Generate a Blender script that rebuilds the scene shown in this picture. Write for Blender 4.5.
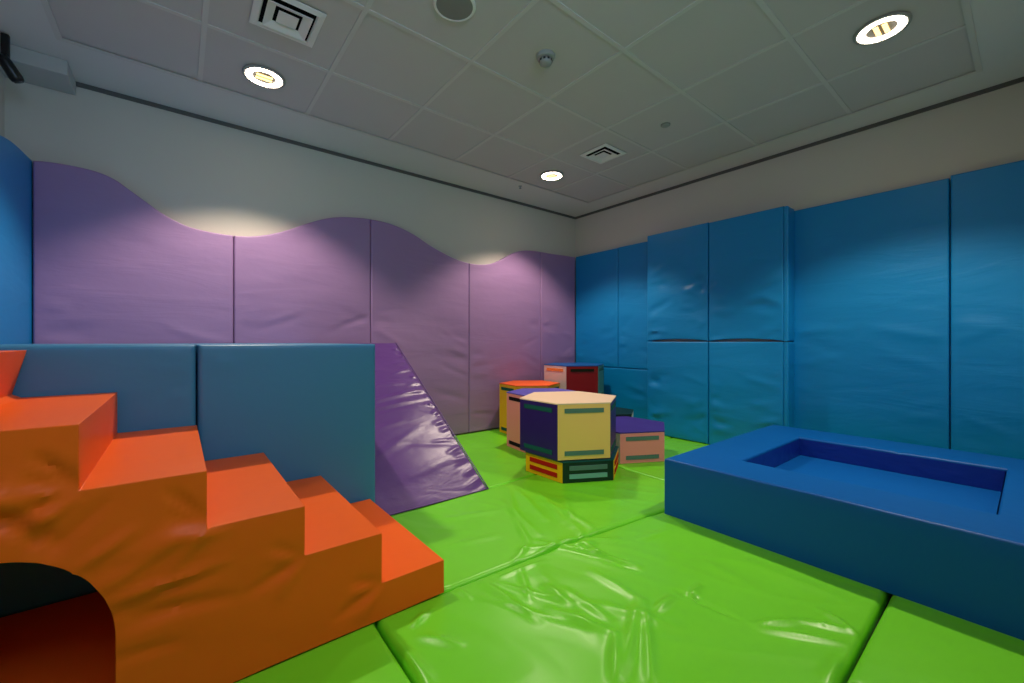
import bpy, bmesh, math, random
import numpy as np
from mathutils import Vector, Matrix, noise as mnoise

# ------------------------------------------------------------------ scene
for o in list(bpy.data.objects):
    bpy.data.objects.remove(o)
scene = bpy.context.scene
C = scene.collection
PI = math.pi
H0 = 0.985                       # eye height; Z(z) turns heights measured from the eye into room heights
def Z(z): return z + H0

# camera -----------------------------------------------------------------
cam_d = bpy.data.cameras.new('camera')
cam = bpy.data.objects.new('camera', cam_d); C.objects.link(cam)
cam.location = (0, 0, H0)
cam.rotation_euler = (PI/2, 0, -math.radians(38.65))
cam_d.sensor_width = 36.0
cam_d.lens = 417.0/1024*36
cam_d.clip_start = 0.02
scene.camera = cam

# colour management and world --------------------------------------------
vs = scene.view_settings
scene.display_settings.display_device = 'sRGB'
vs.view_transform = 'Standard'; vs.look = 'None'; vs.gamma = 1; vs.use_curve_mapping = False
vs.exposure = 1.25
W = bpy.data.worlds.new('world'); scene.world = W; W.use_nodes = True
W.node_tree.nodes['Background'].inputs[0].default_value = (0.35, 0.55, 0.9, 1)
W.node_tree.nodes['Background'].inputs[1].default_value = 1.0

LAMP_W = 66.0
COOL_FILL_W = 8.0
CEIL = Z(1.59)
LAMPS = [(0.402, 2.885), (2.79, 2.88), (2.79, 0.482)]
def light(name, kind, loc, energy, color, **kw):
    d = bpy.data.lights.new(name, kind); d.energy = energy; d.color = color
    for k, v in kw.items(): setattr(d, k, v)
    o = bpy.data.objects.new(name, d); C.objects.link(o); o.location = loc
    return o
FILL_LAMP = (0.402, 0.482)          # weak warm fill added above the camera, built as a fourth downlight
for (lx, ly) in LAMPS + [FILL_LAMP]:
    light('downlight_beam', 'SPOT', (lx, ly, CEIL-0.012), 14.0 if (lx, ly) == FILL_LAMP else LAMP_W, (1.0, 0.83, 0.66),
          spot_size=math.radians(110), spot_blend=0.42, shadow_soft_size=0.05)
# cool fill light added behind the camera, out of view
wl = light('cool_fill', 'AREA', (0.30, -0.36, Z(1.13)), COOL_FILL_W, (0.42, 0.66, 1.0), shape='RECTANGLE', size=1.5, size_y=0.5)
wl.rotation_euler = (math.radians(90), 0, 0)

# ------------------------------------------------------------------ materials
def lin(c):
    c = c/255.0
    return c/12.92 if c <= 0.04045 else ((c+0.055)/1.055)**2.4
def rgb(r, g, b): return (lin(r), lin(g), lin(b), 1)

def mat(name, col, rough=0.5, spec=0.5, bump=0.0, bscale=30.0, grain=0.0, var=0.0, emit=None, coat=0.0, fold=0.0, foldscale=(2, 2, 8), rvar=0.0, metal=0.0):
    m = bpy.data.materials.new(name); m.use_nodes = True
    nt = m.node_tree; N = nt.nodes; Lk = nt.links
    b = N['Principled BSDF']
    b.inputs['Base Color'].default_value = col
    b.inputs['Roughness'].default_value = rough
    b.inputs['Specular IOR Level'].default_value = spec
    b.inputs['Metallic'].default_value = metal
    b.inputs['Coat Weight'].default_value = coat
    b.inputs['Coat Roughness'].default_value = 0.12
    tc = N.new('ShaderNodeTexCoord')
    if var or rvar:
        n = N.new('ShaderNodeTexNoise'); n.inputs['Scale'].default_value = 4.0; n.inputs['Detail'].default_value = 6
        Lk.new(tc.outputs['Object'], n.inputs['Vector'])
        if var:
            mx = N.new('ShaderNodeMix'); mx.data_type = 'RGBA'
            mx.inputs[6].default_value = tuple(c*(1-var) for c in col[:3]) + (1,)
            mx.inputs[7].default_value = tuple(min(1, c*(1+var)) for c in col[:3]) + (1,)
            Lk.new(n.outputs['Fac'], mx.inputs[0]); Lk.new(mx.outputs[2], b.inputs['Base Color'])
        if rvar:
            mr = N.new('ShaderNodeMapRange')
            mr.inputs[3].default_value = rough-rvar; mr.inputs[4].default_value = rough+rvar
            Lk.new(n.outputs['Fac'], mr.inputs[0]); Lk.new(mr.outputs[0], b.inputs['Roughness'])
    prev = None
    for (amt, sc, det, vec) in ((bump, bscale, 3, None), (grain, 900, 2, None), (fold, 1.0, 4, foldscale)):
        if not amt: continue
        n = N.new('ShaderNodeTexNoise'); n.inputs['Scale'].default_value = sc; n.inputs['Detail'].default_value = det
        if vec:
            mp = N.new('ShaderNodeMapping'); mp.inputs['Scale'].default_value = vec
            Lk.new(tc.outputs['Object'], mp.inputs[0]); Lk.new(mp.outputs[0], n.inputs['Vector'])
            n.inputs['Distortion'].default_value = 0.6
        else:
            Lk.new(tc.outputs['Object'], n.inputs['Vector'])
        bp = N.new('ShaderNodeBump'); bp.inputs['Strength'].default_value = 1.0; bp.inputs['Distance'].default_value = amt
        Lk.new(n.outputs['Fac'], bp.inputs['Height'])
        if prev: Lk.new(prev.outputs[0], bp.inputs['Normal'])
        prev = bp
    if prev: Lk.new(prev.outputs[0], b.inputs['Normal'])
    if emit:
        b.inputs['Emission Color'].default_value = emit[0]; b.inputs['Emission Strength'].default_value = emit[1]
    return m

M = {}
M['green']  = mat('green_vinyl', rgb(116, 216, 36), 0.33, 0.45, bump=0.0006, bscale=9, var=0.04, fold=0.003, foldscale=(1.3, 1.3, 1.3), rvar=0.04)
M['purple'] = mat('lilac_vinyl', rgb(158, 124, 170), 0.42, 0.45, bump=0.001, bscale=12, fold=0.006, foldscale=(1.6, 1.6, 7))
M['blue']   = mat('sky_blue_vinyl', rgb(0, 132, 198), 0.42, 0.45, bump=0.001, bscale=12, fold=0.006, foldscale=(1.6, 1.6, 7))
M['block']  = mat('teal_blue_vinyl', rgb(64, 132, 174), 0.42, 0.45, bump=0.001, bscale=10, fold=0.003, foldscale=(2, 2, 4))
M['wedge']  = mat('deep_purple_vinyl', rgb(94, 58, 130), 0.34, 0.5, bump=0.001, bscale=14, fold=0.004, foldscale=(4, 9, 9))
M['orange'] = mat('orange_vinyl', rgb(255, 106, 22), 0.42, 0.24, bump=0.001, bscale=10, fold=0.004, foldscale=(3, 3, 5), var=0.04)
M['pool']   = mat('royal_blue_vinyl', rgb(0, 92, 174), 0.42, 0.32, bump=0.001, bscale=10, fold=0.002, foldscale=(3, 3, 3))
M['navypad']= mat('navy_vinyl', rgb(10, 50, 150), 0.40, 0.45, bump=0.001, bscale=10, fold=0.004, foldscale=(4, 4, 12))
M['wall']   = mat('wall_paint', rgb(205, 200, 190), 0.85, 0.3, bump=0.0004, bscale=120, var=0.02)
M['ceil']   = mat('ceiling_plaster', rgb(222, 218, 216), 0.85, 0.3, bump=0.0003, bscale=150, var=0.02)
M['tile']   = mat('ceiling_tile', rgb(206, 198, 196), 0.8, 0.3, bump=0.0006, bscale=300, var=0.03)
M['bar']    = mat('ceiling_grid_metal', rgb(214, 208, 204), 0.5, 0.4)
M['gap']    = mat('shadow_gap_metal', rgb(96, 93, 90), 0.6, 0.3)
M['floor']  = mat('dark_floor', rgb(50, 48, 44), 0.6, 0.4, bump=0.001, bscale=40)
M['white']  = mat('white_plastic', rgb(165, 163, 158), 0.45, 0.5)
M['ventw']  = mat('white_vent_metal', rgb(240, 236, 232), 0.45, 0.5)
M['black']  = mat('black_plastic', rgb(14, 15, 17), 0.35, 0.5)
M['hole']   = mat('dark_duct', rgb(12, 12, 12), 0.9, 0.1)
M['grille'] = mat('grey_grille', rgb(140, 137, 132), 0.7, 0.3, bump=0.001, bscale=700)
M['glass']  = mat('lens_glass', rgb(60, 65, 72), 0.1, 0.6)
M['lamp']   = mat('lamp_ring_glow', rgb(255, 240, 220), 0.4, 0.5, emit=((1, 0.86, 0.68, 1), 9.0))
M['bulb']   = mat('lamp_bulb_glow', rgb(255, 210, 120), 0.4, 0.5, emit=((1, 0.62, 0.2, 1), 1.4))
M['grey_box'] = mat('painted_boxing', rgb(190, 190, 188), 0.8, 0.3, bump=0.0004, bscale=120)
def hexm(name, r, g, b): return mat(name, rgb(r, g, b), 0.45, 0.45, bump=0.0012, bscale=9)
M['h_yellow'] = hexm('yellow_vinyl', 255, 190, 0)
M['h_paleyellow'] = hexm('pale_yellow_vinyl', 255, 206, 114)
M['h_navy'] = hexm('violet_navy_vinyl', 44, 22, 104)
M['h_violet'] = hexm('violet_vinyl', 66, 40, 140)
M['h_lav'] = hexm('blue_violet_vinyl', 86, 82, 180)
M['h_pink'] = hexm('pink_vinyl', 250, 150, 142)
M['h_cream'] = hexm('cream_vinyl', 246, 214, 178)
M['h_white'] = hexm('white_vinyl', 226, 212, 206)
M['h_orange'] = hexm('bright_orange_vinyl', 250, 100, 20)
M['h_blue'] = hexm('mid_blue_vinyl', 20, 92, 170)
M['h_red'] = hexm('red_vinyl', 150, 0, 4)
M['h_dgreen'] = hexm('dark_green_vinyl', 8, 44, 34)
M['h_teal'] = hexm('dark_teal_vinyl', 10, 78, 84)
M['h_mint'] = hexm('pale_green_vinyl', 110, 165, 140)
M['s_green'] = mat('green_velcro', rgb(24, 92, 84), 0.9, 0.2, bump=0.001, bscale=600)
M['s_grey']  = mat('grey_velcro', rgb(92, 128, 116), 0.9, 0.2, bump=0.001, bscale=600)
M['s_aqua']  = mat('aqua_velcro', rgb(120, 178, 166), 0.9, 0.2, bump=0.001, bscale=600)
M['s_red']   = mat('red_velcro', rgb(190, 24, 10), 0.9, 0.2, bump=0.001, bscale=600)
M['s_black'] = mat('black_velcro', rgb(28, 16, 22), 0.9, 0.2, bump=0.001, bscale=600)
M['s_orange']= mat('orange_velcro', rgb(245, 150, 80), 0.9, 0.2, bump=0.001, bscale=600)
M['s_dkgreen']= mat('olive_velcro', rgb(30, 34, 18), 0.9, 0.2, bump=0.001, bscale=600)

# ------------------------------------------------------------------ helpers
def link(name, me, m, parent=None, smooth=None):
    if m: me.materials.append(m)
    o = bpy.data.objects.new(name, me); C.objects.link(o)
    if parent: o.parent = parent; o.matrix_parent_inverse = Matrix.Translation(-parent.location) if parent.type == 'EMPTY' and parent.rotation_euler.z == 0 else Matrix()
    if smooth is not None:
        for p in me.polygons: p.use_smooth = smooth
    return o
def tag(o, label, cat, group=None, kind=None):
    o['label'] = label; o['category'] = cat
    if group: o['group'] = group
    if kind: o['kind'] = kind
    return o
def struct(o, label=None):
    o['kind'] = 'structure'
    if label: o['label'] = label
    return o
def thing(name, loc, label, cat, group=None):
    o = bpy.data.objects.new(name, None); C.objects.link(o)
    o.location = loc; o.empty_display_size = 0.1
    return tag(o, label, cat, group)

def from_bm(name, bm, m, parent=None, smooth=None):
    me = bpy.data.meshes.new(name); bm.normal_update(); bm.to_mesh(me); bm.free()
    return link(name, me, m, parent, smooth)
def add_box(bm, a, b):
    x0, y0, z0 = a; x1, y1, z1 = b
    v = [bm.verts.new(p) for p in ((x0,y0,z0),(x1,y0,z0),(x1,y1,z0),(x0,y1,z0),(x0,y0,z1),(x1,y0,z1),(x1,y1,z1),(x0,y1,z1))]
    for f in ((0,3,2,1),(4,5,6,7),(0,1,5,4),(1,2,6,5),(2,3,7,6),(3,0,4,7)): bm.faces.new([v[i] for i in f])
def add_lathe(bm, prof, c, n=40, axis=None):
    """prof = [(r, z)] turned round a vertical axis (or the matrix 'axis')"""
    rings = []
    for r, z in prof:
        ring = []
        for k in range(n):
            p = Vector((r*math.cos(2*PI*k/n), r*math.sin(2*PI*k/n), z))
            if axis: p = axis @ p
            ring.append(bm.verts.new(p + Vector(c)))
        rings.append(ring)
    for a, b in zip(rings, rings[1:]):
        for k in range(n):
            bm.faces.new((a[k], a[(k+1) % n], b[(k+1) % n], b[k]))
    for ring in (rings[0], rings[-1]):
        try: bm.faces.new(ring)
        except Exception: pass
    bmesh.ops.recalc_face_normals(bm, faces=bm.faces[:])
def bevel(o, w, seg=2, ang=50):
    md = o.modifiers.new('bevel', 'BEVEL'); md.width = w; md.segments = seg
    md.limit_method = 'ANGLE'; md.angle_limit = math.radians(ang)
    md.harden_normals = False
    return o
def autosmooth(me, ang=35):
    """sharp edges where faces meet at more than ang degrees, smooth elsewhere"""
    bm = bmesh.new(); bm.from_mesh(me); bm.normal_update()
    for e in bm.edges:
        if len(e.link_faces) == 2 and e.calc_face_angle(0) > math.radians(ang): e.smooth = False
    for f in bm.faces: f.smooth = True
    bm.to_mesh(me); bm.free()

def slab(name, us, vs_, mapfn, m, w0, w1, keep=None, snap=None, disp=None, parent=None, wn=1, sharp=40, back=None):
    """a solid sheet: a grid in u, v between w0 and w1; the w1 side carries the folds disp(u, v)."""
    nu, nv = len(us), len(vs_)
    cell = np.ones((nu-1, nv-1), bool)
    if keep:
        for i in range(nu-1):
            for j in range(nv-1):
                cell[i, j] = keep(0.5*(us[i]+us[i+1]), 0.5*(vs_[j]+vs_[j+1]))
    P = {}
    def full(i, j): return 0 <= i < nu-1 and 0 <= j < nv-1 and cell[i, j]
    verts = []; faces = []; idx = {}
    def uv(i, j):
        if (i, j) in P: return P[(i, j)]
        u, v = us[i], vs_[j]
        if snap:
            k = [full(i-1, j-1), full(i, j-1), full(i-1, j), full(i, j)]
            if not all(k): u, v = snap(u, v)
        P[(i, j)] = (u, v); return u, v
    def vert(i, j, s):
        key = (i, j, s)
        if key in idx: return idx[key]
        u, v = uv(i, j)
        t = s/wn
        w = w0 + (w1-w0)*t
        if s == wn and disp: w += disp(u, v)
        if s == 0 and back: w += back(u, v)
        idx[key] = len(verts); verts.append(mapfn(u, v, w)); return idx[key]
    for i in range(nu-1):
        for j in range(nv-1):
            if not cell[i, j]: continue
            faces.append((vert(i,j,wn), vert(i+1,j,wn), vert(i+1,j+1,wn), vert(i,j+1,wn)))
            faces.append((vert(i,j,0), vert(i,j+1,0), vert(i+1,j+1,0), vert(i+1,j,0)))
            for (di, dj, a, b) in ((-1,0,(i,j+1),(i,j)), (1,0,(i+1,j),(i+1,j+1)), (0,-1,(i,j),(i+1,j)), (0,1,(i+1,j+1),(i,j+1))):
                if not full(i+di, j+dj):
                    for s in range(wn):
                        faces.append((vert(*a,s), vert(*b,s), vert(*b,s+1), vert(*a,s+1)))
    me = bpy.data.meshes.new(name); me.from_pydata([tuple(p) for p in verts], [], faces); me.update()
    bm = bmesh.new(); bm.from_mesh(me); bmesh.ops.recalc_face_normals(bm, faces=bm.faces[:]); bm.to_mesh(me); bm.free()
    autosmooth(me, sharp)
    return link(name, me, m, parent)

def lines(a, b, step, r):
    """grid lines from a to b, close together at both ends where the pad is rounded"""
    e = [0, .12, .3, .55, .8, 1.0] if r > 0 else [0]
    n = max(2, int(round((b-a-2*r)/step)))
    L = [a + r*t for t in e] + [a + r + (b-a-2*r)*k/n for k in range(1, n)] + [b - r*t for t in reversed(e)]
    return L
def drop(d, r):
    if d >= r: return 0.0
    return r - math.sqrt(max(0.0, r*r - (r-d)**2))

def segfun(segs):
    """sum of soft ridges along segments (x0, y0, x1, y1, height mm, width mm)"""
    S = [(Vector((a, b)), Vector((c, d)), h/1000.0, w/1000.0) for a, b, c, d, h, w in segs]
    def f(x, y):
        p = Vector((x, y)); s = 0
        for A, B, h, w in S:
            ab = B-A; L2 = ab.length_squared
            t = (p-A).dot(ab)/L2
            if t < -0.35 or t > 1.35: continue
            tc = min(1, max(0, t))
            d = (p-(A+ab*tc)).length
            if d > 4*w: continue
            tp = math.sin(PI*min(1, max(0, (t+0.15)/1.3))) if -0.15 < t < 1.15 else 0
            s += h*tp*math.exp(-(d/w)**2)
        return s
    return f

def puckers(rng, w, h, n, amp=6, edges=('l', 'r'), v0=0.0, v1=1.0):
    """folds that start at a seam and run inward"""
    out = []
    for k in range(n):
        e = rng.choice(edges); v = h*rng.uniform(v0, v1)
        L = rng.uniform(0.12, 0.42)*min(1, w/0.9); a = rng.uniform(-0.45, 0.45)
        x0 = 0.01 if e == 'l' else w-0.01; s = 1 if e == 'l' else -1
        out.append((x0, v, x0+s*L*math.cos(a), v+L*math.sin(a), rng.choice((-1, 1))*rng.uniform(0.4, 1)*amp, rng.uniform(18, 38)))
    return out

def wall_pad(name, origin, du, width, z0, z1, thick, m, seed, label, cat='wall pad', group=None, top=None, step=0.022, r=0.011, amp=3.0, npk=12, u_start=0.0, belly=0.0, lip=0.0):
    """padded wall panel: origin = left bottom point on the wall, du = direction along the wall, the face looks to the room"""
    du = Vector(du).normalized(); nrm = Vector((0,0,1)).cross(du) if False else Vector(NRM[tuple(round(c) for c in du)])
    rng = random.Random(seed)
    h = z1-z0
    us = lines(0, width, step, r); vv = lines(0, h, step, r)
    sf = segfun(puckers(rng, width, h, npk, amp=amp*2.6, v0=0.02, v1=0.62))
    off = rng.uniform(0, 50)
    def disp(u, v):
        d = -max(drop(min(u, width-u), r), drop(min(v, h-v), r))
        e = min(1, min(u, width-u, v, h-v)/0.05); e = max(0, e)
        n = mnoise.noise(Vector((u*1.3+off, v*5.5, off)))*amp*0.0017 + mnoise.noise(Vector((u*3+off, v*9, 7+off)))*amp*0.0005
        n *= 0.35+0.65*max(0, 1-v/h*0.9)
        return d + e*(n + sf(u, v)) + belly*math.sin(PI*u/width)*math.sin(PI*v/h)
    O = Vector(origin)
    def mp(u, v, w):
        vz = v
        if top:
            vz = v/h*(top(u_start+u)-z0)
        if lip: vz += lip*(math.sin(PI*u/width)**0.7)*(1-v/h)**10
        return O + du*u + nrm*w + Vector((0, 0, vz))
    o = slab(name, us, vv, mp, m, 0, thick, disp=disp)
    return tag(o, label, cat, group)

XL, XR, YN, YF = -0.775, 3.97, -0.29, 3.665
NRM = {(1, 0, 0): (0, -1, 0), (0, -1, 0): (-1, 0, 0), (0, 1, 0): (1, 0, 0), (-1, 0, 0): (0, 1, 0)}

# ------------------------------------------------------------------ room shell
def boxobj(name, a, b, m):
    bm = bmesh.new(); add_box(bm, a, b); return from_bm(name, bm, m)
TOP = CEIL+0.30
struct(boxobj('floor', (XL-0.15, YN-0.15, -0.12), (XR+0.15, YF+0.15, 0), M['floor']))
struct(boxobj('wall_far', (XL-0.15, YF, 0), (XR+0.15, YF+0.15, TOP), M['wall']))
struct(boxobj('wall_right', (XR, YN, 0), (XR+0.15, YF, TOP), M['wall']))
struct(boxobj('wall_left', (XL-0.15, YN, 0), (XL, YF, TOP), M['wall']))
# near wall, with an unseen opening added to let the cool fill in
WX0, WX1, WZ0, WZ1 = -0.45, 1.05, Z(0.88), Z(1.38)
bm = bmesh.new()
add_box(bm, (XL-0.15, YN-0.15, 0), (WX0, YN, TOP)); add_box(bm, (WX1, YN-0.15, 0), (XR+0.15, YN, TOP))
add_box(bm, (WX0, YN-0.15, 0), (WX1, YN, WZ0)); add_box(bm, (WX0, YN-0.15, WZ1), (WX1, YN, TOP))
struct(from_bm('wall_near', bm, M['wall']))
bm = bmesh.new()
for a, b in (((WX0, YN-0.11, WZ0), (WX0+.05, YN-0.05, WZ1)), ((WX1-.05, YN-0.11, WZ0), (WX1, YN-0.05, WZ1)),
             ((WX0+.05, YN-0.11, WZ0), (WX1-.05, YN-0.05, WZ0+.05)), ((WX0+.05, YN-0.11, WZ1-.05), (WX1-.05, YN-0.05, WZ1)),
             ((0.285, YN-0.11, WZ0+.05), (0.315, YN-0.05, WZ1-.05))): add_box(bm, a, b)
struct(from_bm('added_window_1', bm, M['white']))  # frame added round the opening of the cool fill, never in view

# ceiling: plaster margin round a field of lay-in tiles
GX0, GX1, GY0, GY1 = -0.498, 3.68, 0.19, 3.20
bm = bmesh.new()
add_box(bm, (XL, YN, CEIL), (GX0, YF, CEIL+.1)); add_box(bm, (GX1, YN, CEIL), (XR, YF, CEIL+.1))
add_box(bm, (GX0, YN, CEIL), (GX1, GY0, CEIL+.1)); add_box(bm, (GX0, GY1, CEIL), (GX1, YF, CEIL+.1))
add_box(bm, (GX0, GY0, CEIL+.02), (GX1, GY1, CEIL+.1))
ceil = struct(from_bm('ceiling', bm, M['ceil']))
vx = [GX0] + [-0.498+0.6*i for i in range(1, 7)] + [GX1]
ry = [GY0, 0.8, 1.4, 2.0, 2.6, GY1]
bm = bmesh.new()
for i in range(len(vx)-1):
    for j in range(len(ry)-1):
        add_box(bm, (vx[i]+.004, ry[j]+.004, CEIL+.006), (vx[i+1]-.004, ry[j+1]-.004, CEIL+.018))
o = from_bm('tile_panels', bm, M['tile'], ceil)
bm = bmesh.new(); hb = 0.012
for x in vx[1:-1]: add_box(bm, (x-hb, GY0, CEIL+.001), (x+hb, GY1, CEIL+.0055))
for j, y in enumerate(ry[1:-1]):
    for i in range(len(vx)-1):
        a = vx[i] + (hb if i else 0); b = vx[i+1] - (hb if i < len(vx)-2 else 0)
        add_box(bm, (a, y-hb, CEIL+.001), (b, y+hb, CEIL+.0055))
from_bm('grid_bars', bm, M['bar'], ceil)
bm = bmesh.new(); t = 0.022
for a, b in (((GX0-.004, GY0-.004), (GX0+t, GY1+.004)), ((GX1-t, GY0-.004), (GX1+.004, GY1+.004)),
             ((GX0+t, GY0-.004), (GX1-t, GY0+t)), ((GX0+t, GY1-t), (GX1-t, GY1+.004))):
    add_box(bm, (a[0], a[1], CEIL-.004), (b[0], b[1], CEIL+.0008))
o = from_bm('grid_edge', bm, M['bar'], ceil)
# dark shadow gap where the walls meet the ceiling
def gap(n, a, b):
    struct(boxobj('trim_%d' % n, a, b, M['gap']))
gz0, gz1 = CEIL-0.026, CEIL-0.0
gap(1, (XL, YF-0.010, gz0), (XR, YF, gz1)); gap(2, (XR-0.010, YN, gz0), (XR, YF-0.010, gz1))
gap(3, (XL, YN, gz0), (XL+0.010, YF-0.010, gz1))

# ------------------------------------------------------------------ ceiling fittings
def downlight(x, y, label):
    t = thing('downlight', (x, y, CEIL), label, 'ceiling light', 'recessed downlights')
    bm = bmesh.new()
    add_lathe(bm, [(0.112, -0.001), (0.112, -0.007), (0.100, -0.010), (0.096, -0.006), (0.096, -0.001)], (x, y, CEIL)); from_bm('bezel', bm, M['white'], t, True)
    bm = bmesh.new()
    n = 48; prof = [(0.096, -0.008), (0.092, -0.010), (0.066, -0.009), (0.062, -0.004)]
    rings = [[bm.verts.new((x+r*math.cos(2*PI*k/n), y+r*math.sin(2*PI*k/n), CEIL+z)) for k in range(n)] for r, z in prof]
    for a, b in zip(rings, rings[1:]):
        for k in range(n): bm.faces.new((a[k], b[k], b[(k+1) % n], a[(k+1) % n]))
    from_bm('glowing_ring', bm, M['lamp'], t, True)
    bm = bmesh.new(); add_lathe(bm, [(0.063, -0.0045), (0.063, -0.002)], (x, y, CEIL)); from_bm('reflector', bm, M['grille'], t, False)
    bm = bmesh.new()
    for s in (-1, 1):
        add_box(bm, (x-0.042, y+s*0.017-0.010, CEIL-0.009), (x+0.042, y+s*0.017+0.010, CEIL-0.0048))
    o = from_bm('bulb', bm, M['bulb'], t); bevel(o, 0.003)
    return t
downlight(*FILL_LAMP, 'added dim round fill light above the camera, outside the picture')
downlight(*LAMPS[0], 'round lit downlight at upper left, below the large square air vent')
downlight(*LAMPS[1], 'small round lit downlight near the far corner of the room')
downlight(*LAMPS[2], 'round lit downlight at upper right above the blue ball pool')

def vent(x, y, s, label, nring):
    t = thing('air_vent', (x, y, CEIL), label, 'air vent', 'square ceiling air vents')
    def ring(bm, a0, z0, a1, z1):
        v = [[bm.verts.new((x+a*sx, y+a*sy, CEIL+z)) for sx, sy in ((-1,-1),(1,-1),(1,1),(-1,1))] for a, z in ((a0, z0), (a1, z1), (a1, z1+.003), (a0, z0+.003))]
        for p in range(4):
            q = (p+1) % 4
            for k in range(4): bm.faces.new((v[p][k], v[p][(k+1) % 4], v[q][(k+1) % 4], v[q][k]))
        bmesh.ops.recalc_face_normals(bm, faces=bm.faces[:])
    bm = bmesh.new()
    ring(bm, s, -0.004, s*0.80, -0.010); ring(bm, s*0.80, -0.010, s*0.76, -0.004)
    from_bm('frame', bm, M['ventw'], t)
    bm = bmesh.new(); add_box(bm, (x-s*0.8, y-s*0.8, CEIL-0.0015), (x+s*0.8, y+s*0.8, CEIL-0.0005)); from_bm('backing', bm, M['hole'], t)
    cs = [0.66, 0.30]
    for i, c in enumerate(cs):
        bm = bmesh.new()
        if i == len(cs)-1:
            add_box(bm, (x-s*c, y-s*c, CEIL-0.013), (x+s*c, y+s*c, CEIL-0.009))
            from_bm('centre_plate', bm, M['ventw'], t)
        else:
            ring(bm, s*c, -0.020, s*(c-0.26), -0.004)
            from_bm('louvre', bm, M['ventw'], t)
    return t
vent(0.418, 2.29, 0.145, 'large square white four-way air vent in the ceiling above the lilac wall', 3)
vent(2.812, 2.28, 0.140, 'small square air vent near the far corner of the tiled ceiling', 2)

sp = thing('ceiling_speaker', (1.02, 1.71, CEIL), 'round grey ceiling speaker grille cut by the top edge of the picture', 'speaker')
bm = bmesh.new(); add_lathe(bm, [(0.100, 0.004), (0.100, -0.002), (0.094, -0.006), (0.086, -0.006), (0.086, 0.004)], (1.02, 1.71, CEIL)); from_bm('rim', bm, M['ventw'], sp, False)
bm = bmesh.new(); add_lathe(bm, [(0.086, 0.0), (0.086, -0.004), (0.05, -0.006), (0.001, -0.007)], (1.02, 1.71, CEIL)); from_bm('grille', bm, M['grille'], sp, False)

sd = thing('smoke_detector', (1.60, 1.70, CEIL), 'white domed smoke detector in the middle of a ceiling tile', 'smoke detector')
bm = bmesh.new(); add_lathe(bm, [(0.052, 0.006), (0.052, -0.006), (0.047, -0.014), (0.040, -0.016)], (1.60, 1.70, CEIL), 36); from_bm('base', bm, M['white'], sd, False)
bm = bmesh.new(); add_lathe(bm, [(0.034, -0.016), (0.036, -0.030), (0.034, -0.040), (0.024, -0.046), (0.004, -0.048)], (1.60, 1.70, CEIL), 36); from_bm('sensor_head', bm, M['white'], sd, True)
bm = bmesh.new()
for k in range(10):
    a = 2*PI*k/10; r = 0.0352
    m4 = Matrix.Translation((1.60+r*math.cos(a), 1.70+r*math.sin(a), CEIL-0.028)) @ Matrix.Rotation(a, 4, 'Z')
    b2 = bmesh.new(); add_box(b2, (-.002, -.006, -.005), (.002, .006, .005)); b2.transform(m4)
    me = bpy.data.meshes.new('x'); b2.to_mesh(me); b2.free(); bm.from_mesh(me); bpy.data.meshes.remove(me)
from_bm('sensor_slots', bm, M['black'], sd)

sn = thing('ceiling_sensor', (2.797, 1.69, CEIL), 'tiny flat round cover plate between the small vent and the right wall', 'ceiling sensor')
bm = bmesh.new(); add_lathe(bm, [(0.030, 0.006), (0.030, -0.004), (0.024, -0.009), (0.001, -0.010)], (2.797, 1.69, CEIL), 28); from_bm('cover', bm, M['white'], sn, False)
bm = bmesh.new(); add_lathe(bm, [(0.034, 0.006), (0.034, -0.0015), (0.0305, -0.0015)], (2.797, 1.69, CEIL), 28); from_bm('rim', bm, M['grille'], sn, False)
sk = thing('sprinkler', (2.73, 3.28, CEIL), 'tiny silver sprinkler head on the plaster margin beside the far downlight', 'sprinkler')
bm = bmesh.new(); add_lathe(bm, [(0.018, 0.0), (0.018, -0.003), (0.007, -0.006), (0.006, -0.020), (0.001, -0.021)], (2.73, 3.28, CEIL), 20); from_bm('stem', bm, M['white'], sk, False)
bm = bmesh.new(); add_lathe(bm, [(0.013, -0.021), (0.013, -0.024), (0.001, -0.025)], (2.73, 3.28, CEIL), 20); from_bm('deflector', bm, mat('chrome', rgb(210, 210, 210), 0.15, 0.5, metal=1.0), sk, False)

# boxing and camera in the left ceiling corner
bx = boxobj('pipe_boxing', (XL+0.002, 3.411, Z(1.505)), (-0.490, YF-0.002, CEIL-0.001), M['grey_box']); bevel(bx, 0.004)
tag(bx, 'grey painted boxing along the ceiling in the top left corner', 'boxing')
sc = thing('security_camera', (-0.685, 3.30, CEIL), 'small black camera hanging on a bracket in the top left corner', 'security camera')
bm = bmesh.new()
add_box(bm, (-0.714, 3.300, Z(1.44)), (-0.682, 3.325, Z(1.587))); o = from_bm('bracket', bm, M['black'], sc); bevel(o, 0.008)
ax = Matrix.Rotation(math.radians(-28), 4, 'Y') @ Matrix.Rotation(math.radians(14), 4, 'X')
bm = bmesh.new(); add_lathe(bm, [(0.010, 0.055), (0.022, 0.050), (0.026, 0.02), (0.028, -0.050), (0.025, -0.064), (0.021, -0.068)], (-0.683, 3.295, Z(1.415)), 28, ax)
from_bm('body', bm, M['black'], sc, True)
bm = bmesh.new(); add_lathe(bm, [(0.020, -0.069), (0.018, -0.073), (0.001, -0.075)], (-0.683, 3.295, Z(1.415)), 28, ax); from_bm('lens', bm, M['glass'], sc, True)

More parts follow.
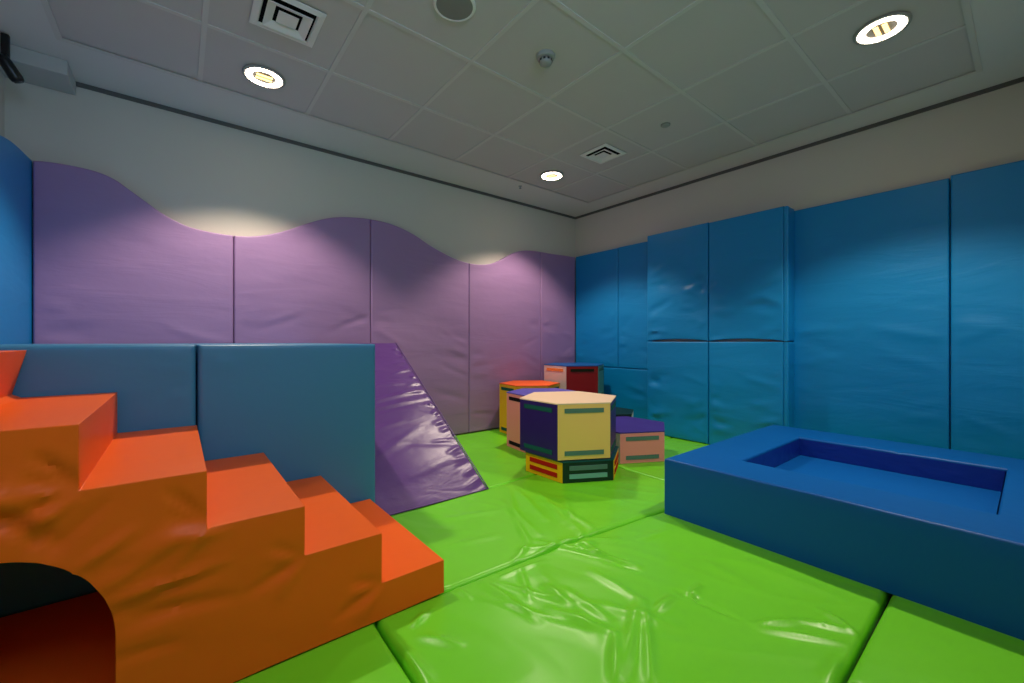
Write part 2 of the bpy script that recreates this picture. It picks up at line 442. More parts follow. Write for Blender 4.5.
# ------------------------------------------------------------------ wall padding
PX = [-0.70,-0.66,-0.62,-0.548,-0.46,-0.379,-0.31,-0.242,-0.17,-0.095,-0.02,0.061,0.18,0.312,0.42,0.539,0.675,0.78,0.893,0.99,1.089,1.20,1.308,1.45,1.574,1.72,1.876,2.02,2.16,2.317,2.45,2.58,2.72,2.851,2.96,3.068,3.19,3.314,3.5,3.7,3.95]
PZ = [1.035,1.044,1.052,1.057,1.056,1.045,1.018,0.968,0.914,0.858,0.815,0.785,0.769,0.766,0.778,0.812,0.872,0.93,0.985,1.022,1.045,1.060,1.066,1.062,1.040,0.995,0.922,0.868,0.826,0.802,0.803,0.824,0.878,0.952,1.005,1.034,1.048,1.052,1.052,1.058,1.062]
def cat_rom(xs, ys, x):
    i = int(np.clip(np.searchsorted(xs, x)-1, 0, len(xs)-2))
    x0, x1 = xs[i], xs[i+1]; t = (x-x0)/(x1-x0)
    def sl(k):
        a, b = max(0, k-1), min(len(xs)-1, k+1); return (ys[b]-ys[a])/(xs[b]-xs[a])
    h = x1-x0; t2, t3 = t*t, t*t*t
    return (2*t3-3*t2+1)*ys[i] + (t3-2*t2+t)*h*sl(i) + (-2*t3+3*t2)*ys[i+1] + (t3-t2)*h*sl(i+1)
def wave(x): return Z(cat_rom(PX, PZ, x))
PB = 0.052           # pads stand on the floor mats' level
YP = 3.662; TH = 0.06
seams = [-0.659, 0.312, 1.308, 2.320, 3.314, 3.905]
plab = ['lilac wall pad at the far left, its wavy top sloping down to the right',
        'lilac wall pad behind the teal blocks, wave dipping at its left end',
        'lilac wall pad sloping down to the right behind the deep purple ramp',
        'lilac wall pad with the second dip of the wave, behind the hexagon blocks',
        'narrow lilac wall pad in the far corner next to the blue wall']
for i in range(5):
    a, b = seams[i]+0.002, seams[i+1]-0.002
    wall_pad('wall_pad', (a, YP, PB), (1, 0, 0), b-a, PB, Z(1.05), TH, M['purple'], 11+i, plab[i], group='lilac wall pads with a wavy top', top=wave, u_start=a, amp=3.0, npk=16)

bg = 'blue wall pads'
XP = 3.966
# du = (0,-1,0): from the far corner towards the camera
def rpad(y1, y0, z0, z1, label, seed, thick=0.066, x=XP, **kw):
    return wall_pad('wall_pad', (x, y1-0.002, z0), (0, -1, 0), (y1-y0)-0.004, z0, z1, thick, M['blue'], seed, label, group=bg, **kw)
rpad(3.600, 2.950, Z(-0.298), Z(1.066), 'blue wall pad touching the lilac wall in the far corner', 31)
rpad(2.950, 2.480, Z(-0.298), Z(1.070), 'narrow blue wall pad between the corner pad and the boxed-out pads', 32)
rpad(3.600, 2.480, PB, Z(-0.302), 'low blue wall pad behind the hexagon blocks, below the two far tall pads', 33)
# boxed-out part of the wall
struct(boxobj('trim_4', (3.82, 1.240, PB), (XR, 2.455, Z(1.05)), M['wall']))
for (y1, y0, z0, z1, lb, sd_) in ((2.478, 1.845, Z(0.003), Z(1.083), 'upper left blue pad on the boxed-out part of the wall', 41),
                             (1.841, 1.240, Z(0.003), Z(1.078), 'upper right blue pad on the boxed-out part of the wall', 42),
                             (2.478, 1.845, PB, Z(-0.003), 'lower left blue pad on the boxed-out part, behind the low pink hexagon', 43),
                             (1.841, 1.240, PB, Z(-0.003), 'lower right blue pad on the boxed-out part, beside the ball pool corner', 44)):
    rpad(y1, y0, z0, z1, lb, sd_, thick=0.062, x=3.818, amp=4.6, npk=22, belly=0.010, r=0.008, lip=(0.020 if z0 > 0.5 else 0))
for z0, z1, lb, sd_ in ((Z(0.003), Z(1.074), 'narrow upper blue pad on the side of the boxed-out part facing the pool', 46), (PB, Z(-0.003), 'narrow lower blue pad on the side of the boxed-out part facing the pool', 47)):
    wall_pad('wall_pad', (3.762, 1.2385, z0), (1, 0, 0), 0.138, z0, z1, 0.030, M['blue'], sd_, lb, group=bg, amp=0.8, npk=3)
rpad(1.233, 0.339, PB, Z(1.062), 'wide blue wall pad between the boxed-out pads and the right-hand pad, behind the ball pool', 34)
rpad(0.337, -0.28, PB, Z(1.076), 'blue wall pad at the right edge of the picture, its top slightly higher', 35)
# left wall: bright blue pad with a curved top, and the one nearer the camera
def lwave(y): return Z(cat_rom([2.5, 2.8, 3.055, 3.206, 3.374, 3.506, 3.63, 3.75], [0.80, 0.88, 0.978, 1.014, 1.035, 1.044, 1.052, 1.056], y))
wall_pad('wall_pad', (XL+0.001, 2.62, PB), (0, 1, 0), 1.016, PB, Z(1.05), 0.112, M['blue'], 51, 'bright blue wall pad on the left wall at the left edge of the picture', group=bg, top=lambda y: lwave(y), u_start=2.62, amp=1.2, npk=3)

# ------------------------------------------------------------------ floor mats
RIDGES = [(1.20,1.44,1.50,1.27,9,14),(1.31,1.46,1.44,1.18,8,12),(1.24,1.37,1.43,1.335,7,10),(1.40,1.40,1.62,1.22,6,14),(1.66,2.05,1.50,1.60,7,22),(1.48,1.95,1.36,1.50,6,18),(1.80,1.75,1.55,1.45,6,20),(0.85,1.28,1.02,0.95,5,12),(0.95,1.31,1.12,1.0,5,12),(1.16,0.98,1.28,0.72,6,20),(0.60,1.22,0.68,1.10,6,14),(0.921,1.339,0.939,1.035,7,16),(1.089,1.171,1.095,1.071,8,14),(1.139,1.114,1.133,0.893,6,14),(1.009,1.060,1.092,0.833,8,18),(1.092,0.833,0.934,0.719,10,14),(0.602,1.274,0.671,1.309,7,12),(1.301,0.891,0.960,0.712,9,16),(1.308,0.871,1.013,0.656,10,14),(1.279,0.816,1.405,0.823,10,14),(1.485,0.580,1.629,0.489,7,12),(1.629,0.489,1.703,0.357,8,12),(1.479,0.559,1.614,0.365,7,12),(1.754,0.464,1.696,0.350,9,12),(1.401,0.354,1.521,0.351,12,16),(1.435,1.180,1.462,0.997,-5,12),(1.451,1.342,1.446,1.098,8,14),(1.391,1.305,1.501,1.023,6,12),(1.296,1.381,1.473,1.362,8,12),(1.264,1.455,1.108,1.378,7,12),(1.654,2.109,1.381,1.693,6,16),(1.381,1.693,1.270,1.462,7,14),(1.742,1.902,1.559,1.519,5,16),(1.668,1.720,1.623,1.379,6,18),(1.578,1.459,1.409,1.158,5,16),(0.826,1.382,0.823,1.273,5,12),(0.993,1.317,1.225,1.305,4,10),(1.091,1.312,0.993,1.137,5,12),(1.149,1.285,1.031,0.848,4,22),(1.315,1.133,1.304,0.889,5,16),(1.797,1.284,2.083,1.280,5,12),(1.698,1.157,1.904,1.126,4,20),(1.459,0.834,1.475,0.633,-7,10),(1.564,0.800,1.445,0.776,8,12),(1.070,1.941,1.393,1.849,4,20),(0.974,1.674,1.213,1.610,3,20),(1.876,1.862,2.034,1.523,3,20),(1.743,0.891,1.709,0.643,4,30),(1.876,0.784,1.897,0.414,4,30),(2.338,2.015,2.433,1.659,3,20),(0.533,1.219,0.542,1.041,8,14)]
ridge = segfun([(a, b, c, d, h*1.55, w*(1.25 if w > 12 else 1.05)) for a, b, c, d, h, w in RIDGES])
# where things stand the cover is pressed flat
def pressed(x, y):
    if x < 0.80 and 1.34 < y < 2.2: return 0
    if x < 1.56 and y > 2.12: return 0
    if x > 2.03 and y < 1.28: return 0
    for cx, cy, r in ((2.253, 2.115, .36), (2.93, 2.157, .39), (2.55, 2.70, .38), (2.82, 3.2, .38), (3.43, 3.2, .38), (3.48, 2.56, .38)):
        if (x-cx)**2+(y-cy)**2 < r*r: return 0
    return 1
def floor_mat(corners, seed, label, step=0.012, amp=1.0, r=0.022, thick=0.05, bow=(0, 0)):
    (ax_, ay_), (bx_, by_), (cx_, cy_), (dx_, dy_) = corners
    w = math.hypot(bx_-ax_, by_-ay_); h = math.hypot(dx_-ax_, dy_-ay_)
    us = lines(0, 1, step/w, r/w); vv = lines(0, 1, step/h, r/h)
    off = seed*3.7
    def xy(u, v):
        return ((ax_*(1-u)+bx_*u)*(1-v)+(dx_*(1-u)+cx_*u)*v, (ay_*(1-u)+by_*u)*(1-v)+(dy_*(1-u)+cy_*u)*v + (bow[0]*(1-v)+bow[1]*v)*math.sin(PI*u))
    def disp(u, v):
        x, y = xy(u, v)
        d = -max(drop(min(u, 1-u)*w, r), drop(min(v, 1-v)*h, r))
        if pressed(x, y) == 0: return d
        e = min(1, min(u*w, (1-u)*w, v*h, (1-v)*h)/0.05)
        n = 0.0050*mnoise.noise(Vector((x*2.2+off, y*2.2, off))) + 0.0016*mnoise.noise(Vector((x*6+off, y*5, off)))
        # long soft creases: ridged noise stretched along a slanting direction
        q = mnoise.noise(Vector(((x+y*0.5)*5+off, (y-x*0.5)*1.6, off)))
        n += 0.0022*(1-abs(q)*4 if abs(q) < 0.25 else 0)
        return d + amp*(n*(0.3+0.7*e) + ridge(x, y)*(0.4+0.6*e)) - 0.0015
    def mp(u, v, w_):
        x, y = xy(u, v); return (x, y, w_)
    o = slab('floor_mat', us, vv, mp, M['green'], 0.0, thick, disp=disp)
    return tag(o, label, 'floor mat', 'green vinyl floor mats')
g = 0.004
floor_mat([(.496,.322), (2.50,.350), (2.50,1.215), (.522,1.386)], 1, 'heavily creased green mat in the middle foreground, between the orange stairs and the ball pool', step=0.010, bow=(0, .038))
floor_mat([(.526,1.392), (2.55,1.219), (2.57,2.205), (.53,2.130)], 3, 'green mat from the end of the orange stairs to the foot of the hexagon tower', step=0.011, bow=(.038, .012))
floor_mat([(.49,-.285), (1.440,-.285), (1.440,.322), (.492,.316)], 5, 'green mat nearest the camera below the creased middle mat', step=0.03)
floor_mat([(1.446,-.285), (3.96,-.285), (3.96,.345), (1.446,.326)], 6, 'flat green mat in the lower right corner in front of the ball pool', step=0.016, amp=0.5)
floor_mat([(-.770,-.285), (.484,-.285), (.512,1.382), (-.770,1.382)], 7, 'green mat in the lower left in front of the orange stairs', step=0.018, amp=0.7)
floor_mat([(-.770,1.388), (.520,1.388), (.524,2.130), (-.770,2.130)], 8, 'green mat hidden beneath the orange stairs', step=0.10)
floor_mat([(2.506,.352), (3.96,.352), (3.96,1.15), (2.506,1.212)], 9, 'green mat hidden beneath the blue ball pool', step=0.10)
floor_mat([(2.556,1.217), (3.80,1.156), (3.80,2.205), (2.576,2.205)], 10, 'green mat in front of the boxed-out wall pads, beside the low pink hexagon', step=0.014)
floor_mat([(-.770,2.136), (.80,2.140), (.80,3.60), (-.770,3.60)], 11, 'green mat hidden beneath the teal blocks', step=0.10)
floor_mat([(.806,2.142), (1.536,2.174), (1.536,3.60), (.806,3.60)], 12, 'green mat hidden beneath the deep purple ramp', step=0.10)
floor_mat([(1.542,2.178), (2.566,2.211), (2.566,3.60), (1.542,3.60)], 13, 'green mat between the deep purple ramp and the rear hexagons, against the lilac wall', step=0.014)
floor_mat([(2.572,2.211), (3.896,2.211), (3.896,3.60), (2.572,3.60)], 14, 'green mat beneath the rear hexagon blocks in the far corner', step=0.03)
MT = 0.0495       # top of the mats where things stand

# ------------------------------------------------------------------ orange stairs with a tunnel
SX = [0.773, 0.535, 0.297, 0.059, -0.179, -0.416, -0.652]
SZ = [-0.8135, -0.645, -0.495, -0.343, -0.190, -0.030]
SZ = [Z(z) for z in SZ]
st = thing('soft_play_stairs', (0.06, 1.76, MT), 'orange soft play stairs with an arched tunnel, in front of the teal blocks', 'play stairs')
AX, AZ, AA, AB, AN = -0.36, Z(-0.72), 0.242, 0.255, 2.2
def arch_f(x, z):
    dz = max(0, z-AZ)
    return (abs((x-AX)/AA))**AN + (dz/AB)**AN
def stair_top(x):
    for k in range(6):
        if x > SX[k+1]: return SZ[k]
    return SZ[5]
def mk_lines(keys, step):
    L = []
    for a, b in zip(keys, keys[1:]):
        n = max(1, int(round((b-a)/step)))
        L += [a+(b-a)*k/n for k in range(n)]
    return L+[keys[-1]]
xs = mk_lines(sorted(SX), 0.0125)
zs = mk_lines([MT] + SZ, 0.0125)
def keep(x, z): return z < stair_top(x) and arch_f(x, z) > 1
def snap(x, z):
    f = arch_f(x, z)
    near = 0.35 < f < 1.9
    if not near: return x, z
    # only the rim of the arch, never the outer outline
    if any(abs(x-s) < 1e-6 for s in (SX[0], SX[6])) or z >= stair_top(x-1e-4)-1e-6: return x, z
    dz = max(0, z-AZ)
    if dz <= 1e-9: return AX+math.copysign(AA, x-AX), z
    k = f**(-1/AN)
    return AX+(x-AX)*k, AZ+dz*k
rng = random.Random(5)
SR = []
for k in range(1, 6):                         # folds at the inner corner of every step
    x, z = SX[k], SZ[k-1]
    for a, L, h in ((200, .16, -5), (228, .12, 4), (172, .11, 3), (150, .10, -4)):
        a = math.radians(a+rng.uniform(-8, 8))
        SR.append((x-0.004, z-0.004, x+L*math.cos(a), z+L*math.sin(a), h*(1.5+0.2*k), 16))
for a in range(-10, 130, 14):                  # folds that fan out from the arch
    a = math.radians(a+rng.uniform(-4, 4)); L = rng.uniform(.10, .26)
    ex, ez = AX+AA*max(0, math.cos(a))**(2/AN) if math.cos(a) > 0 else AX-AA*abs(math.cos(a))**(2/AN), AZ+AB*abs(math.sin(a))**(2/AN)*(1 if a > 0 else -1)
    SR.append((ex, ez, ex+L*math.cos(a*0.7), ez+L*math.sin(a*0.7), rng.choice((-8, 9, 11)), rng.uniform(11, 20)))
SR += [(-0.40, Z(-.26), -0.22, Z(-.40), 6, 20), (-0.36, Z(-.33), -0.20, Z(-.47), -6, 20), (-.12, Z(-.62), .10, Z(-.60), 6, 16), (-.12, Z(-.66), .12, Z(-.70), -5, 18), (-.10, Z(-.52), .12, Z(-.50), 5, 22),
       (-0.25, Z(-.25), -0.18, Z(-.33), -7, 12), (-0.02, Z(-.38), 0.055, Z(-.47), -6, 12)]
sfold = segfun([(a, b, c, d, h*(1.9 if k >= len(SR)-7 else 1), w*0.9) for k, (a, b, c, d, h, w) in enumerate(SR)])
def sdisp(x, z):
    e = min(1, abs(stair_top(x)-z)/0.02)
    return e*(sfold(x, z)) + 0.004*mnoise.noise(Vector((x*4, z*6, 3.3)))
body = slab('body', xs, zs, lambda x, z, w: (x+(max(0, 1-(SX[5]-x)/0.12)*(-0.024+0.036*(z-SZ[4])/(SZ[5]-SZ[4])) if z > SZ[4]+1e-6 and x <= SX[5]+1e-6 else 0), 2.145-w, z), M['orange'], 0, 0.775, keep=keep, snap=snap, disp=sdisp, parent=st, wn=6)
bevel(body, 0.005, 2, 55)
bm = bmesh.new(); add_box(bm, (AX-AA+.004, 1.385, MT+.0005), (AX+AA-.004, 2.14, MT+0.022)); o = from_bm('tunnel_floor', bm, M['orange'], st); bevel(o, .006)

# ------------------------------------------------------------------ teal platform blocks
def block(x0, x1, y0, y1, z0, z1, m, name, seed, label, cat, amp=2.0, r=0.02, group=None, folds=()):
    us = lines(0, x1-x0, 0.02, r); vv = lines(0, z1-z0, 0.02, r)
    w_, h_ = x1-x0, z1-z0
    sf = segfun(folds)
    def disp(u, v):
        d = -max(drop(min(u, w_-u), r), drop(min(v, h_-v), r))
        e = min(1, min(u, w_-u, v, h_-v)/0.05)
        return d + e*(amp*0.001*mnoise.noise(Vector((u*3+seed, v*4, seed))) + 0.004*math.sin(PI*u/w_)*math.sin(PI*v/h_) + sf(u, v))
    def top_sag(u, v, w):
        z = z0+v
        return (x0+u, y1-w, z)
    o = slab(name, us, vv, top_sag, m, 0, y1-y0, disp=disp, back=lambda u, v: 0, wn=8, sharp=45)
    bevel(o, 0.008, 2, 60)
    return tag(o, label, cat, group)
block(-0.652, 0.0565, 2.158, 3.590, MT, Z(-0.013), M['block'], 'foam_block', 3, 'teal blue foam block at the left, behind the top of the orange stairs', 'foam block', group='teal foam blocks forming a platform',
      folds=[(.69, .86, .60, .90, 4, 14), (.69, .82, .56, .84, 3, 16), (.69, .70, .62, .73, 3, 14), (.69, .76, .60, .72, -3, 14)])
block(0.0620, 0.812, 2.158, 3.590, MT, Z(-0.013), M['block'], 'foam_block', 4, 'teal blue foam block between its twin and the deep purple ramp', 'foam block', group='teal foam blocks forming a platform',
      folds=[(.02, .80, .14, .86, 3, 16), (.02, .88, .12, .84, 3, 16)])

# ------------------------------------------------------------------ purple ramp
WX_0, WX_1, WY0, WY1, WH = 0.820, 1.532, 2.156, 3.592, Z(-0.016)
Ls = math.hypot(WY1-WY0, WH-MT); wdt = WX_1-WX_0
rng = random.Random(9)
wr = []
for k in range(34):
    s = 0.05+0.93*k/34*Ls + rng.uniform(-.012, .012); L = rng.uniform(0.05, 0.22)*(1.2 if k % 3 == 0 else 0.7); a = rng.uniform(-.35, .10)
    wr.append((wdt-0.012, s, wdt-L*math.cos(a), s+L*math.sin(a), rng.uniform(5, 12)*(1 if k % 2 else -0.5), rng.uniform(9, 16)))
for (u0, s0, u1, s1, h, w) in ((.70, 1.02, .12, .90, 8, 18), (.68, 1.12, .25, 1.10, 6, 16), (.70, .92, .20, .84, 5, 20), (.05, .80, .55, .86, -5, 18), (.10, .40, .50, .62, 4, 28), (.20, .20, .60, .30, 4, 30), (.08, .62, .40, .70, 4, 22), (.3, .5, .66, .42, -4, 22), (.05, 1.28, .5, 1.30, 4, 20)):
    wr.append((u0, s0, u1, s1, h, w))
wf = segfun(wr)
sl = math.atan2(WH-MT, WY1-WY0)
us = lines(0, wdt, 0.011, 0.012); vv = lines(0, Ls, 0.013, 0.012)
bm = bmesh.new(); G = {}
for i, u in enumerate(us):
    for j, s in enumerate(vv):
        e = min(1, min(u, wdt-u)/0.012); e2 = min(1, min(s, Ls-s)/0.05)
        w = (0.25+0.75*e)*e2*(wf(u, s) + 0.006*mnoise.noise(Vector((u*3, s*5, 1.1))) + 0.010*math.sin(PI*s/Ls)*math.sin(PI*u/wdt)) - drop(min(u, wdt-u), 0.012)
        y = WY0+s*math.cos(sl)-w*math.sin(sl); z = MT+s*math.sin(sl)+w*math.cos(sl)
        G[i, j] = bm.verts.new((WX_0+u, y, max(z, MT)))
nu, nv = len(us), len(vv)
for i in range(nu-1):
    for j in range(nv-1): bm.faces.new((G[i, j], G[i+1, j], G[i+1, j+1], G[i, j+1]))
def wb(i, j): return bm.verts.new((WX_0+us[i], WY1, MT+vv[j]*math.sin(sl)))
# back, bottom and the two triangular sides
bl = bm.verts.new((WX_0, WY1, MT)); br = bm.verts.new((WX_1, WY1, MT))
bm.faces.new([G[nu-1, j] for j in range(nv)] + [br]); bm.faces.new([bl] + [G[0, j] for j in reversed(range(nv))])
bm.faces.new([G[i, 0] for i in reversed(range(nu))] + [bl, br]); bm.faces.new([G[i, nv-1] for i in range(nu)] + [br, bl])
bmesh.ops.recalc_face_normals(bm, faces=bm.faces[:])
rp = thing('ramp_wedge', ((WX_0+WX_1)/2, 2.9, MT), 'deep purple shiny vinyl ramp wedge leaning up to the lilac wall beside the teal block', 'foam ramp')
me = bpy.data.meshes.new('cushion'); bm.to_mesh(me); bm.free(); autosmooth(me, 50); link('cushion', me, M['wedge'], rp)
bm = bmesh.new()                               # sewn piping along the visible lower edges
def tube(bm, pts, r, n=8):
    rings = []
    for k, p in enumerate(pts):
        d = (Vector(pts[min(k+1, len(pts)-1)])-Vector(pts[max(0, k-1)])).normalized()
        a = d.orthogonal().normalized(); b = d.cross(a)
        rings.append([bm.verts.new(Vector(p)+a*r*math.cos(2*PI*q/n)+b*r*math.sin(2*PI*q/n)) for q in range(n)])
    for A, B in zip(rings, rings[1:]):
        for q in range(n): bm.faces.new((A[q], A[(q+1) % n], B[(q+1) % n], B[q]))
    bm.faces.new(rings[0][::-1]); bm.faces.new(rings[-1])
tube(bm, [(WX_0+wdt*k/12, WY0-0.001, MT+0.005) for k in range(13)], 0.0045)
tube(bm, [(WX_1-0.001, WY0+(WY1-WY0)*k/16, MT+0.005+(WH-MT)*k/16) for k in range(17)], 0.004)
from_bm('piping', bm, M['wedge'], rp, True)

# ------------------------------------------------------------------ ball pool
PX0, PX1, PY0, PY1, PZ1 = 2.063, 3.560, -0.262, 1.252, Z(-0.635)
HX0, HX1, HY0, HY1 = 2.356, 3.225, 0.083, 0.972
pool = thing('ball_pool', ((PX0+PX1)/2, (PY0+PY1)/2, MT), 'royal blue square foam ball pool with an empty sunken middle', 'ball pool')
pr = segfun([(3.2, .30, 3.26, .34, 5, 10), (3.2, .46, 3.27, .50, -5, 14), (3.2, .66, 3.25, .62, 4, 10), (3.0, .975, 2.98, 1.02, 3, 12), (2.4, 1.0, 2.34, .985, 3, 12)])
xs = lines(PX0, HX0, 0.03, 0.012) + lines(HX0, HX1, 0.03, 0.012)[1:] + lines(HX1, PX1, 0.03, 0.012)[1:]
ys = lines(PY0, HY0, 0.03, 0.012) + lines(HY0, HY1, 0.03, 0.012)[1:] + lines(HY1, PY1, 0.03, 0.012)[1:]
def pkeep(x, y): return not (HX0 < x < HX1 and HY0 < y < HY1)
def pdisp(x, y):
    do = min(x-PX0, PX1-x, y-PY0, PY1-y)
    dx = max(HX0-x, x-HX1, 0); dy = max(HY0-y, y-HY1, 0)
    di = math.hypot(dx, dy)
    return -drop(do, 0.010) - drop(di, 0.012) + pr(x, y) + 0.0015*mnoise.noise(Vector((x*3, y*3, 8)))
o = slab('rim', xs, ys, lambda x, y, w: (x, y, w), M['pool'], MT, PZ1, keep=pkeep, disp=pdisp, parent=pool, wn=5, sharp=50)
bm = bmesh.new(); add_box(bm, (HX0+.003, HY0+.003, MT), (HX1-.003, HY1-.003, Z(-0.753))); o = from_bm('floor_pad', bm, M['pool'], pool); bevel(o, 0.006)
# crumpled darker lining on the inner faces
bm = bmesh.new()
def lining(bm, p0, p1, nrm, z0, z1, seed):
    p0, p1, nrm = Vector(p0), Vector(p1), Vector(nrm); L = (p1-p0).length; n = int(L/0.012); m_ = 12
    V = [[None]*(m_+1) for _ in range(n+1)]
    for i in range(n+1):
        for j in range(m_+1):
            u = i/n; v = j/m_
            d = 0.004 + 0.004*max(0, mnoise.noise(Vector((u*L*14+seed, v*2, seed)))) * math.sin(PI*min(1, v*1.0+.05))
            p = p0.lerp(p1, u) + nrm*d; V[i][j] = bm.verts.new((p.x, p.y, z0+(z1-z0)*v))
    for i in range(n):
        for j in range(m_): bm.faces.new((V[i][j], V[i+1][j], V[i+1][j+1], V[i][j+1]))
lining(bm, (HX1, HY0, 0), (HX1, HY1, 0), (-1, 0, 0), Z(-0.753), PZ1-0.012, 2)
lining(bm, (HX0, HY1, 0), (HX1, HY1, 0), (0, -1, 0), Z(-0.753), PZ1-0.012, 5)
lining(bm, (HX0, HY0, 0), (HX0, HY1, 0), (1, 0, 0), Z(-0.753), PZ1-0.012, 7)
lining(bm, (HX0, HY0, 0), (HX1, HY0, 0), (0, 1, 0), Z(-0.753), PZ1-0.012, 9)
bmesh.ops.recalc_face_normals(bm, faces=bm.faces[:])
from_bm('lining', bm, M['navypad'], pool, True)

# ------------------------------------------------------------------ hexagon blocks
def hexagon(cx, cy, z0, h, s, rot, faces, top, label, group='hexagonal foam blocks', bottom='h_navy', sw=0.030):
    """faces: six (panel material, strip materials (upper, lower) or None), the first face runs from corner rot to rot+60"""
    t = thing('hexagon_block', (cx, cy, z0), label, 'foam block', group)
    V = [Vector((cx+s*math.cos(math.radians(rot+60*k)), cy+s*math.sin(math.radians(rot+60*k)), 0)) for k in range(6)]
    bm = bmesh.new()                            # foam core with the base cover
    c0 = [bm.verts.new((cx+(v.x-cx)*.985, cy+(v.y-cy)*.985, z0)) for v in V]
    c1 = [bm.verts.new((cx+(v.x-cx)*.985, cy+(v.y-cy)*.985, z0+h-.006)) for v in V]
    bm.faces.new(c0[::-1]); bm.faces.new(c1)
    for k in range(6): bm.faces.new((c0[k], c0[(k+1) % 6], c1[(k+1) % 6], c1[k]))
    from_bm('core', bm, M[bottom], t)
    for k in range(6):
        a, b = V[k], V[(k+1) % 6]; fm, strips = faces[k % len(faces)]
        nrm = ((a+b)/2-Vector((cx, cy, 0))).normalized(); e = (b-a).normalized(); L = (b-a).length
        nx, nz = 12, 8; th = 0.004
        bm = bmesh.new(); g = {}
        for i in range(nx+1):
            for j in range(nz+1):
                u, v = i/nx, j/nz
                w = 0.003*math.sin(PI*u)*math.sin(PI*v) + 0.0012*mnoise.noise(Vector((u*4+k, v*3, cx*9)))*math.sin(PI*u)
                inset = 0.0015
                p = a + e*(inset+(L-2*inset)*u) + nrm*w
                g[i, j] = bm.verts.new((p.x, p.y, z0+0.002+(h-0.004)*v))
        for i in range(nx):
            for j in range(nz): bm.faces.new((g[i, j], g[i+1, j], g[i+1, j+1], g[i, j+1]))
        r_ = bmesh.ops.extrude_face_region(bm, geom=bm.faces[:])
        for v in [x for x in r_['geom'] if isinstance(x, bmesh.types.BMVert)]: v.co -= nrm*0.006
        bmesh.ops.recalc_face_normals(bm, faces=bm.faces[:])
        me = bpy.data.meshes.new('side_panel'); bm.to_mesh(me); bm.free(); autosmooth(me, 40)
        pn = link('side_panel', me, M[fm], t)
        if strips:
            if h > 0.2: zz = [z0+h-0.035-sw, z0+0.030]
            else: zz = [z0+h*0.58, z0+h*0.20]
            for sm, z in zip(strips, zz):
                if not sm: continue
                bm = bmesh.new()
                n = 10; q = []
                l0, l1 = L*0.13, L*0.87
                for i in range(n+1):
                    u = (l0+(l1-l0)*i/n)/L
                    ww = 0.003*math.sin(PI*u)*math.sin(PI*((z-z0)/h)) + 0.0015
                    p = a+e*(l0+(l1-l0)*i/n)
                    q.append([bm.verts.new((p.x+nrm.x*d, p.y+nrm.y*d, zq)) for d, zq in ((ww-.003, z), (ww+.0022, z), (ww+.0022, z+sw), (ww-.003, z+sw))])
                for A, B in zip(q, q[1:]):
                    for m_ in range(4): bm.faces.new((A[m_], B[m_], B[(m_+1) % 4], A[(m_+1) % 4]))
                bm.faces.new(q[0]); bm.faces.new(q[-1][::-1])
                bmesh.ops.recalc_face_normals(bm, faces=bm.faces[:])
                so = bpy.data.objects.new('velcro_strip', bpy.data.meshes.new('velcro_strip')); bm.to_mesh(so.data); bm.free()
                so.data.materials.append(M[sm]); C.objects.link(so); so.parent = pn
    bm = bmesh.new()                             # top cover, a little proud of the sides
    R = 10; rings = []
    for k in range(R+1):
        f = k/R*1.006
        ring = []
        for q in range(6):
            for sdiv in range(4):
                p = V[q].lerp(V[(q+1) % 6], sdiv/4)
                x = cx+(p.x-cx)*f; y = cy+(p.y-cy)*f
                w = 0.004*math.cos(PI/2*min(1, k/R)) + 0.0015*mnoise.noise(Vector((x*6, y*6, 4)))
                ring.append(bm.verts.new((x, y, z0+h+w)))
        rings.append(ring)
    bmesh.ops.remove_doubles(bm, verts=rings[0], dist=1e-4)
    bm.verts.ensure_lookup_table()
    cen = [v for v in bm.verts if (v.co-Vector((cx, cy, v.co.z))).length < 1e-5][0]
    n = 24
    for q in range(n): bm.faces.new((cen, rings[1][q], rings[1][(q+1) % n]))
    for A, B in zip(rings[1:], rings[2:]):
        for q in range(n): bm.faces.new((A[q], B[q], B[(q+1) % n], A[(q+1) % n]))
    low = [bm.verts.new((v.co.x, v.co.y, z0+h-0.008)) for v in rings[-1]]
    for q in range(n): bm.faces.new((rings[-1][q], low[q], low[(q+1) % n], rings[-1][(q+1) % n]))
    bm.faces.new(low[::-1])
    bmesh.ops.recalc_face_normals(bm, faces=bm.faces[:])
    me = bpy.data.meshes.new('top_cover'); bm.to_mesh(me); bm.free(); autosmooth(me, 40)
    link('top_cover', me, M[top], t)
    return t

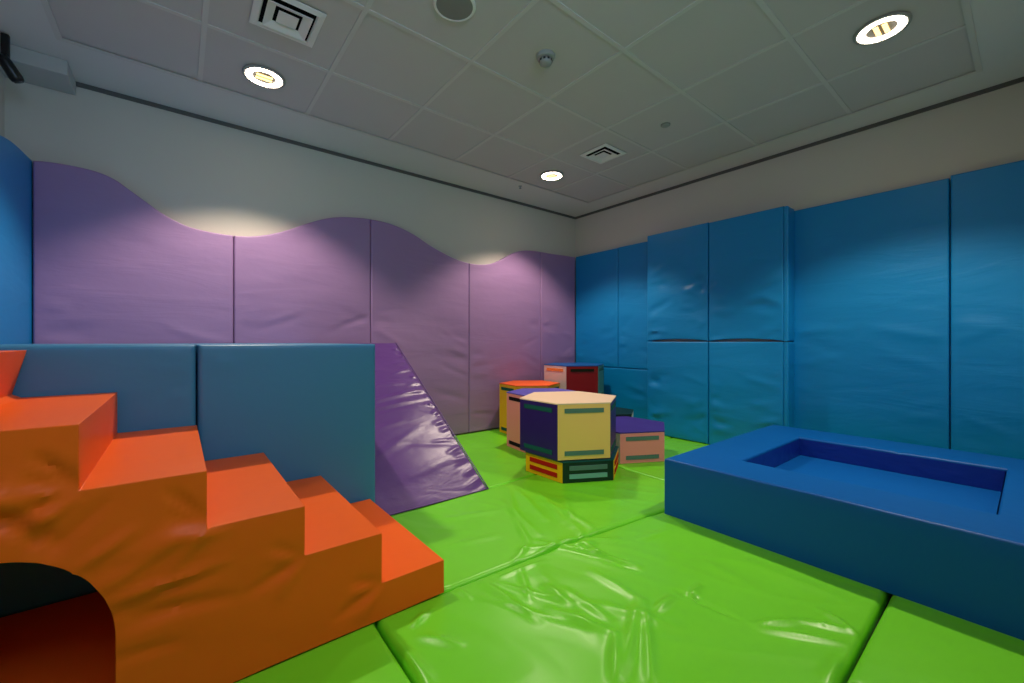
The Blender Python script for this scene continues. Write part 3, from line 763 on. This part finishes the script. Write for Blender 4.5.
# rot -28: corners at -28, 32, 92, 152, 212, 272 degrees; the faces seen are 152-212, 212-272 and 272-332
B0 = MT
ZA = B0+0.1500
FA = [('h_teal', None), ('h_yellow', ('s_red', 's_red')), ('h_teal', None), ('h_yellow', ('s_red', 's_red')), ('h_dgreen', ('s_grey', 's_aqua')), ('h_yellow', ('s_red', 's_red'))]
hexagon(2.275, 2.123, B0, 0.1440, 0.358, -28, FA, 'h_teal', 'low yellow and dark green hexagon at the foot of the cream-topped tower')
FB = [('h_navy', ('s_green', 's_green')), ('h_paleyellow', ('s_grey', 's_grey')), ('h_navy', ('s_green', 's_green')), ('h_navy', ('s_green', 's_green')), ('h_paleyellow', ('s_grey', 's_grey')), ('h_navy', ('s_green', 's_green'))]
hexagon(2.262, 2.152, ZA, 0.3760, 0.371, -28, FB, 'h_cream', 'tall pale yellow and navy hexagon with a cream top, on the low yellow one')
FC = [('h_pink', ('s_black', 's_black'))]*6
hexagon(2.566, 2.757, B0, 0.4830, 0.330, -36, FC, 'h_lav', 'pink hexagon with a blue-violet top right behind the cream-topped tower')
FD = [('h_yellow', ('s_green', 's_green'))]*6
hexagon(2.856, 3.275, B0, 0.5050, 0.316, -36, FD, 'h_orange', 'yellow hexagon with an orange top against the lilac wall')
FE = [('h_mint', None), ('h_red', ('s_dkgreen', 's_dkgreen')), ('h_white', ('s_orange', 's_orange')), ('h_white', ('s_orange', 's_orange')), ('h_red', ('s_dkgreen', 's_dkgreen')), ('h_mint', ('s_grey', 's_grey'))]
hexagon(3.465, 3.215, B0, 0.3050, 0.345, -31, FE, 'h_navy', 'hexagon carrying the red and white hexagon in the far corner')
hexagon(3.465, 3.215, B0+0.3110, 0.3720, 0.345, -31, FE, 'h_blue', 'red, white and pale green hexagon raised highest in the far corner')
FF = [('h_pink', ('s_grey', 's_grey')), ('h_cream', None), ('h_pink', ('s_grey', 's_grey')), ('h_cream', None), ('h_pink', ('s_grey', 's_grey')), ('h_cream', None)]
hexagon(2.945, 2.166, B0, 0.2400, 0.370, -28, FF, 'h_violet', 'low pink hexagon with a violet top, right of the tower')
FG = [('h_white', None), ('h_dgreen', None), ('h_dgreen', None), ('h_dgreen', None), ('h_dgreen', None), ('h_white', None)]
hexagon(3.305, 2.630, B0, 0.2560, 0.280, -28, FG, 'h_dgreen', 'low dark green topped hexagon half hidden behind the violet-topped one')
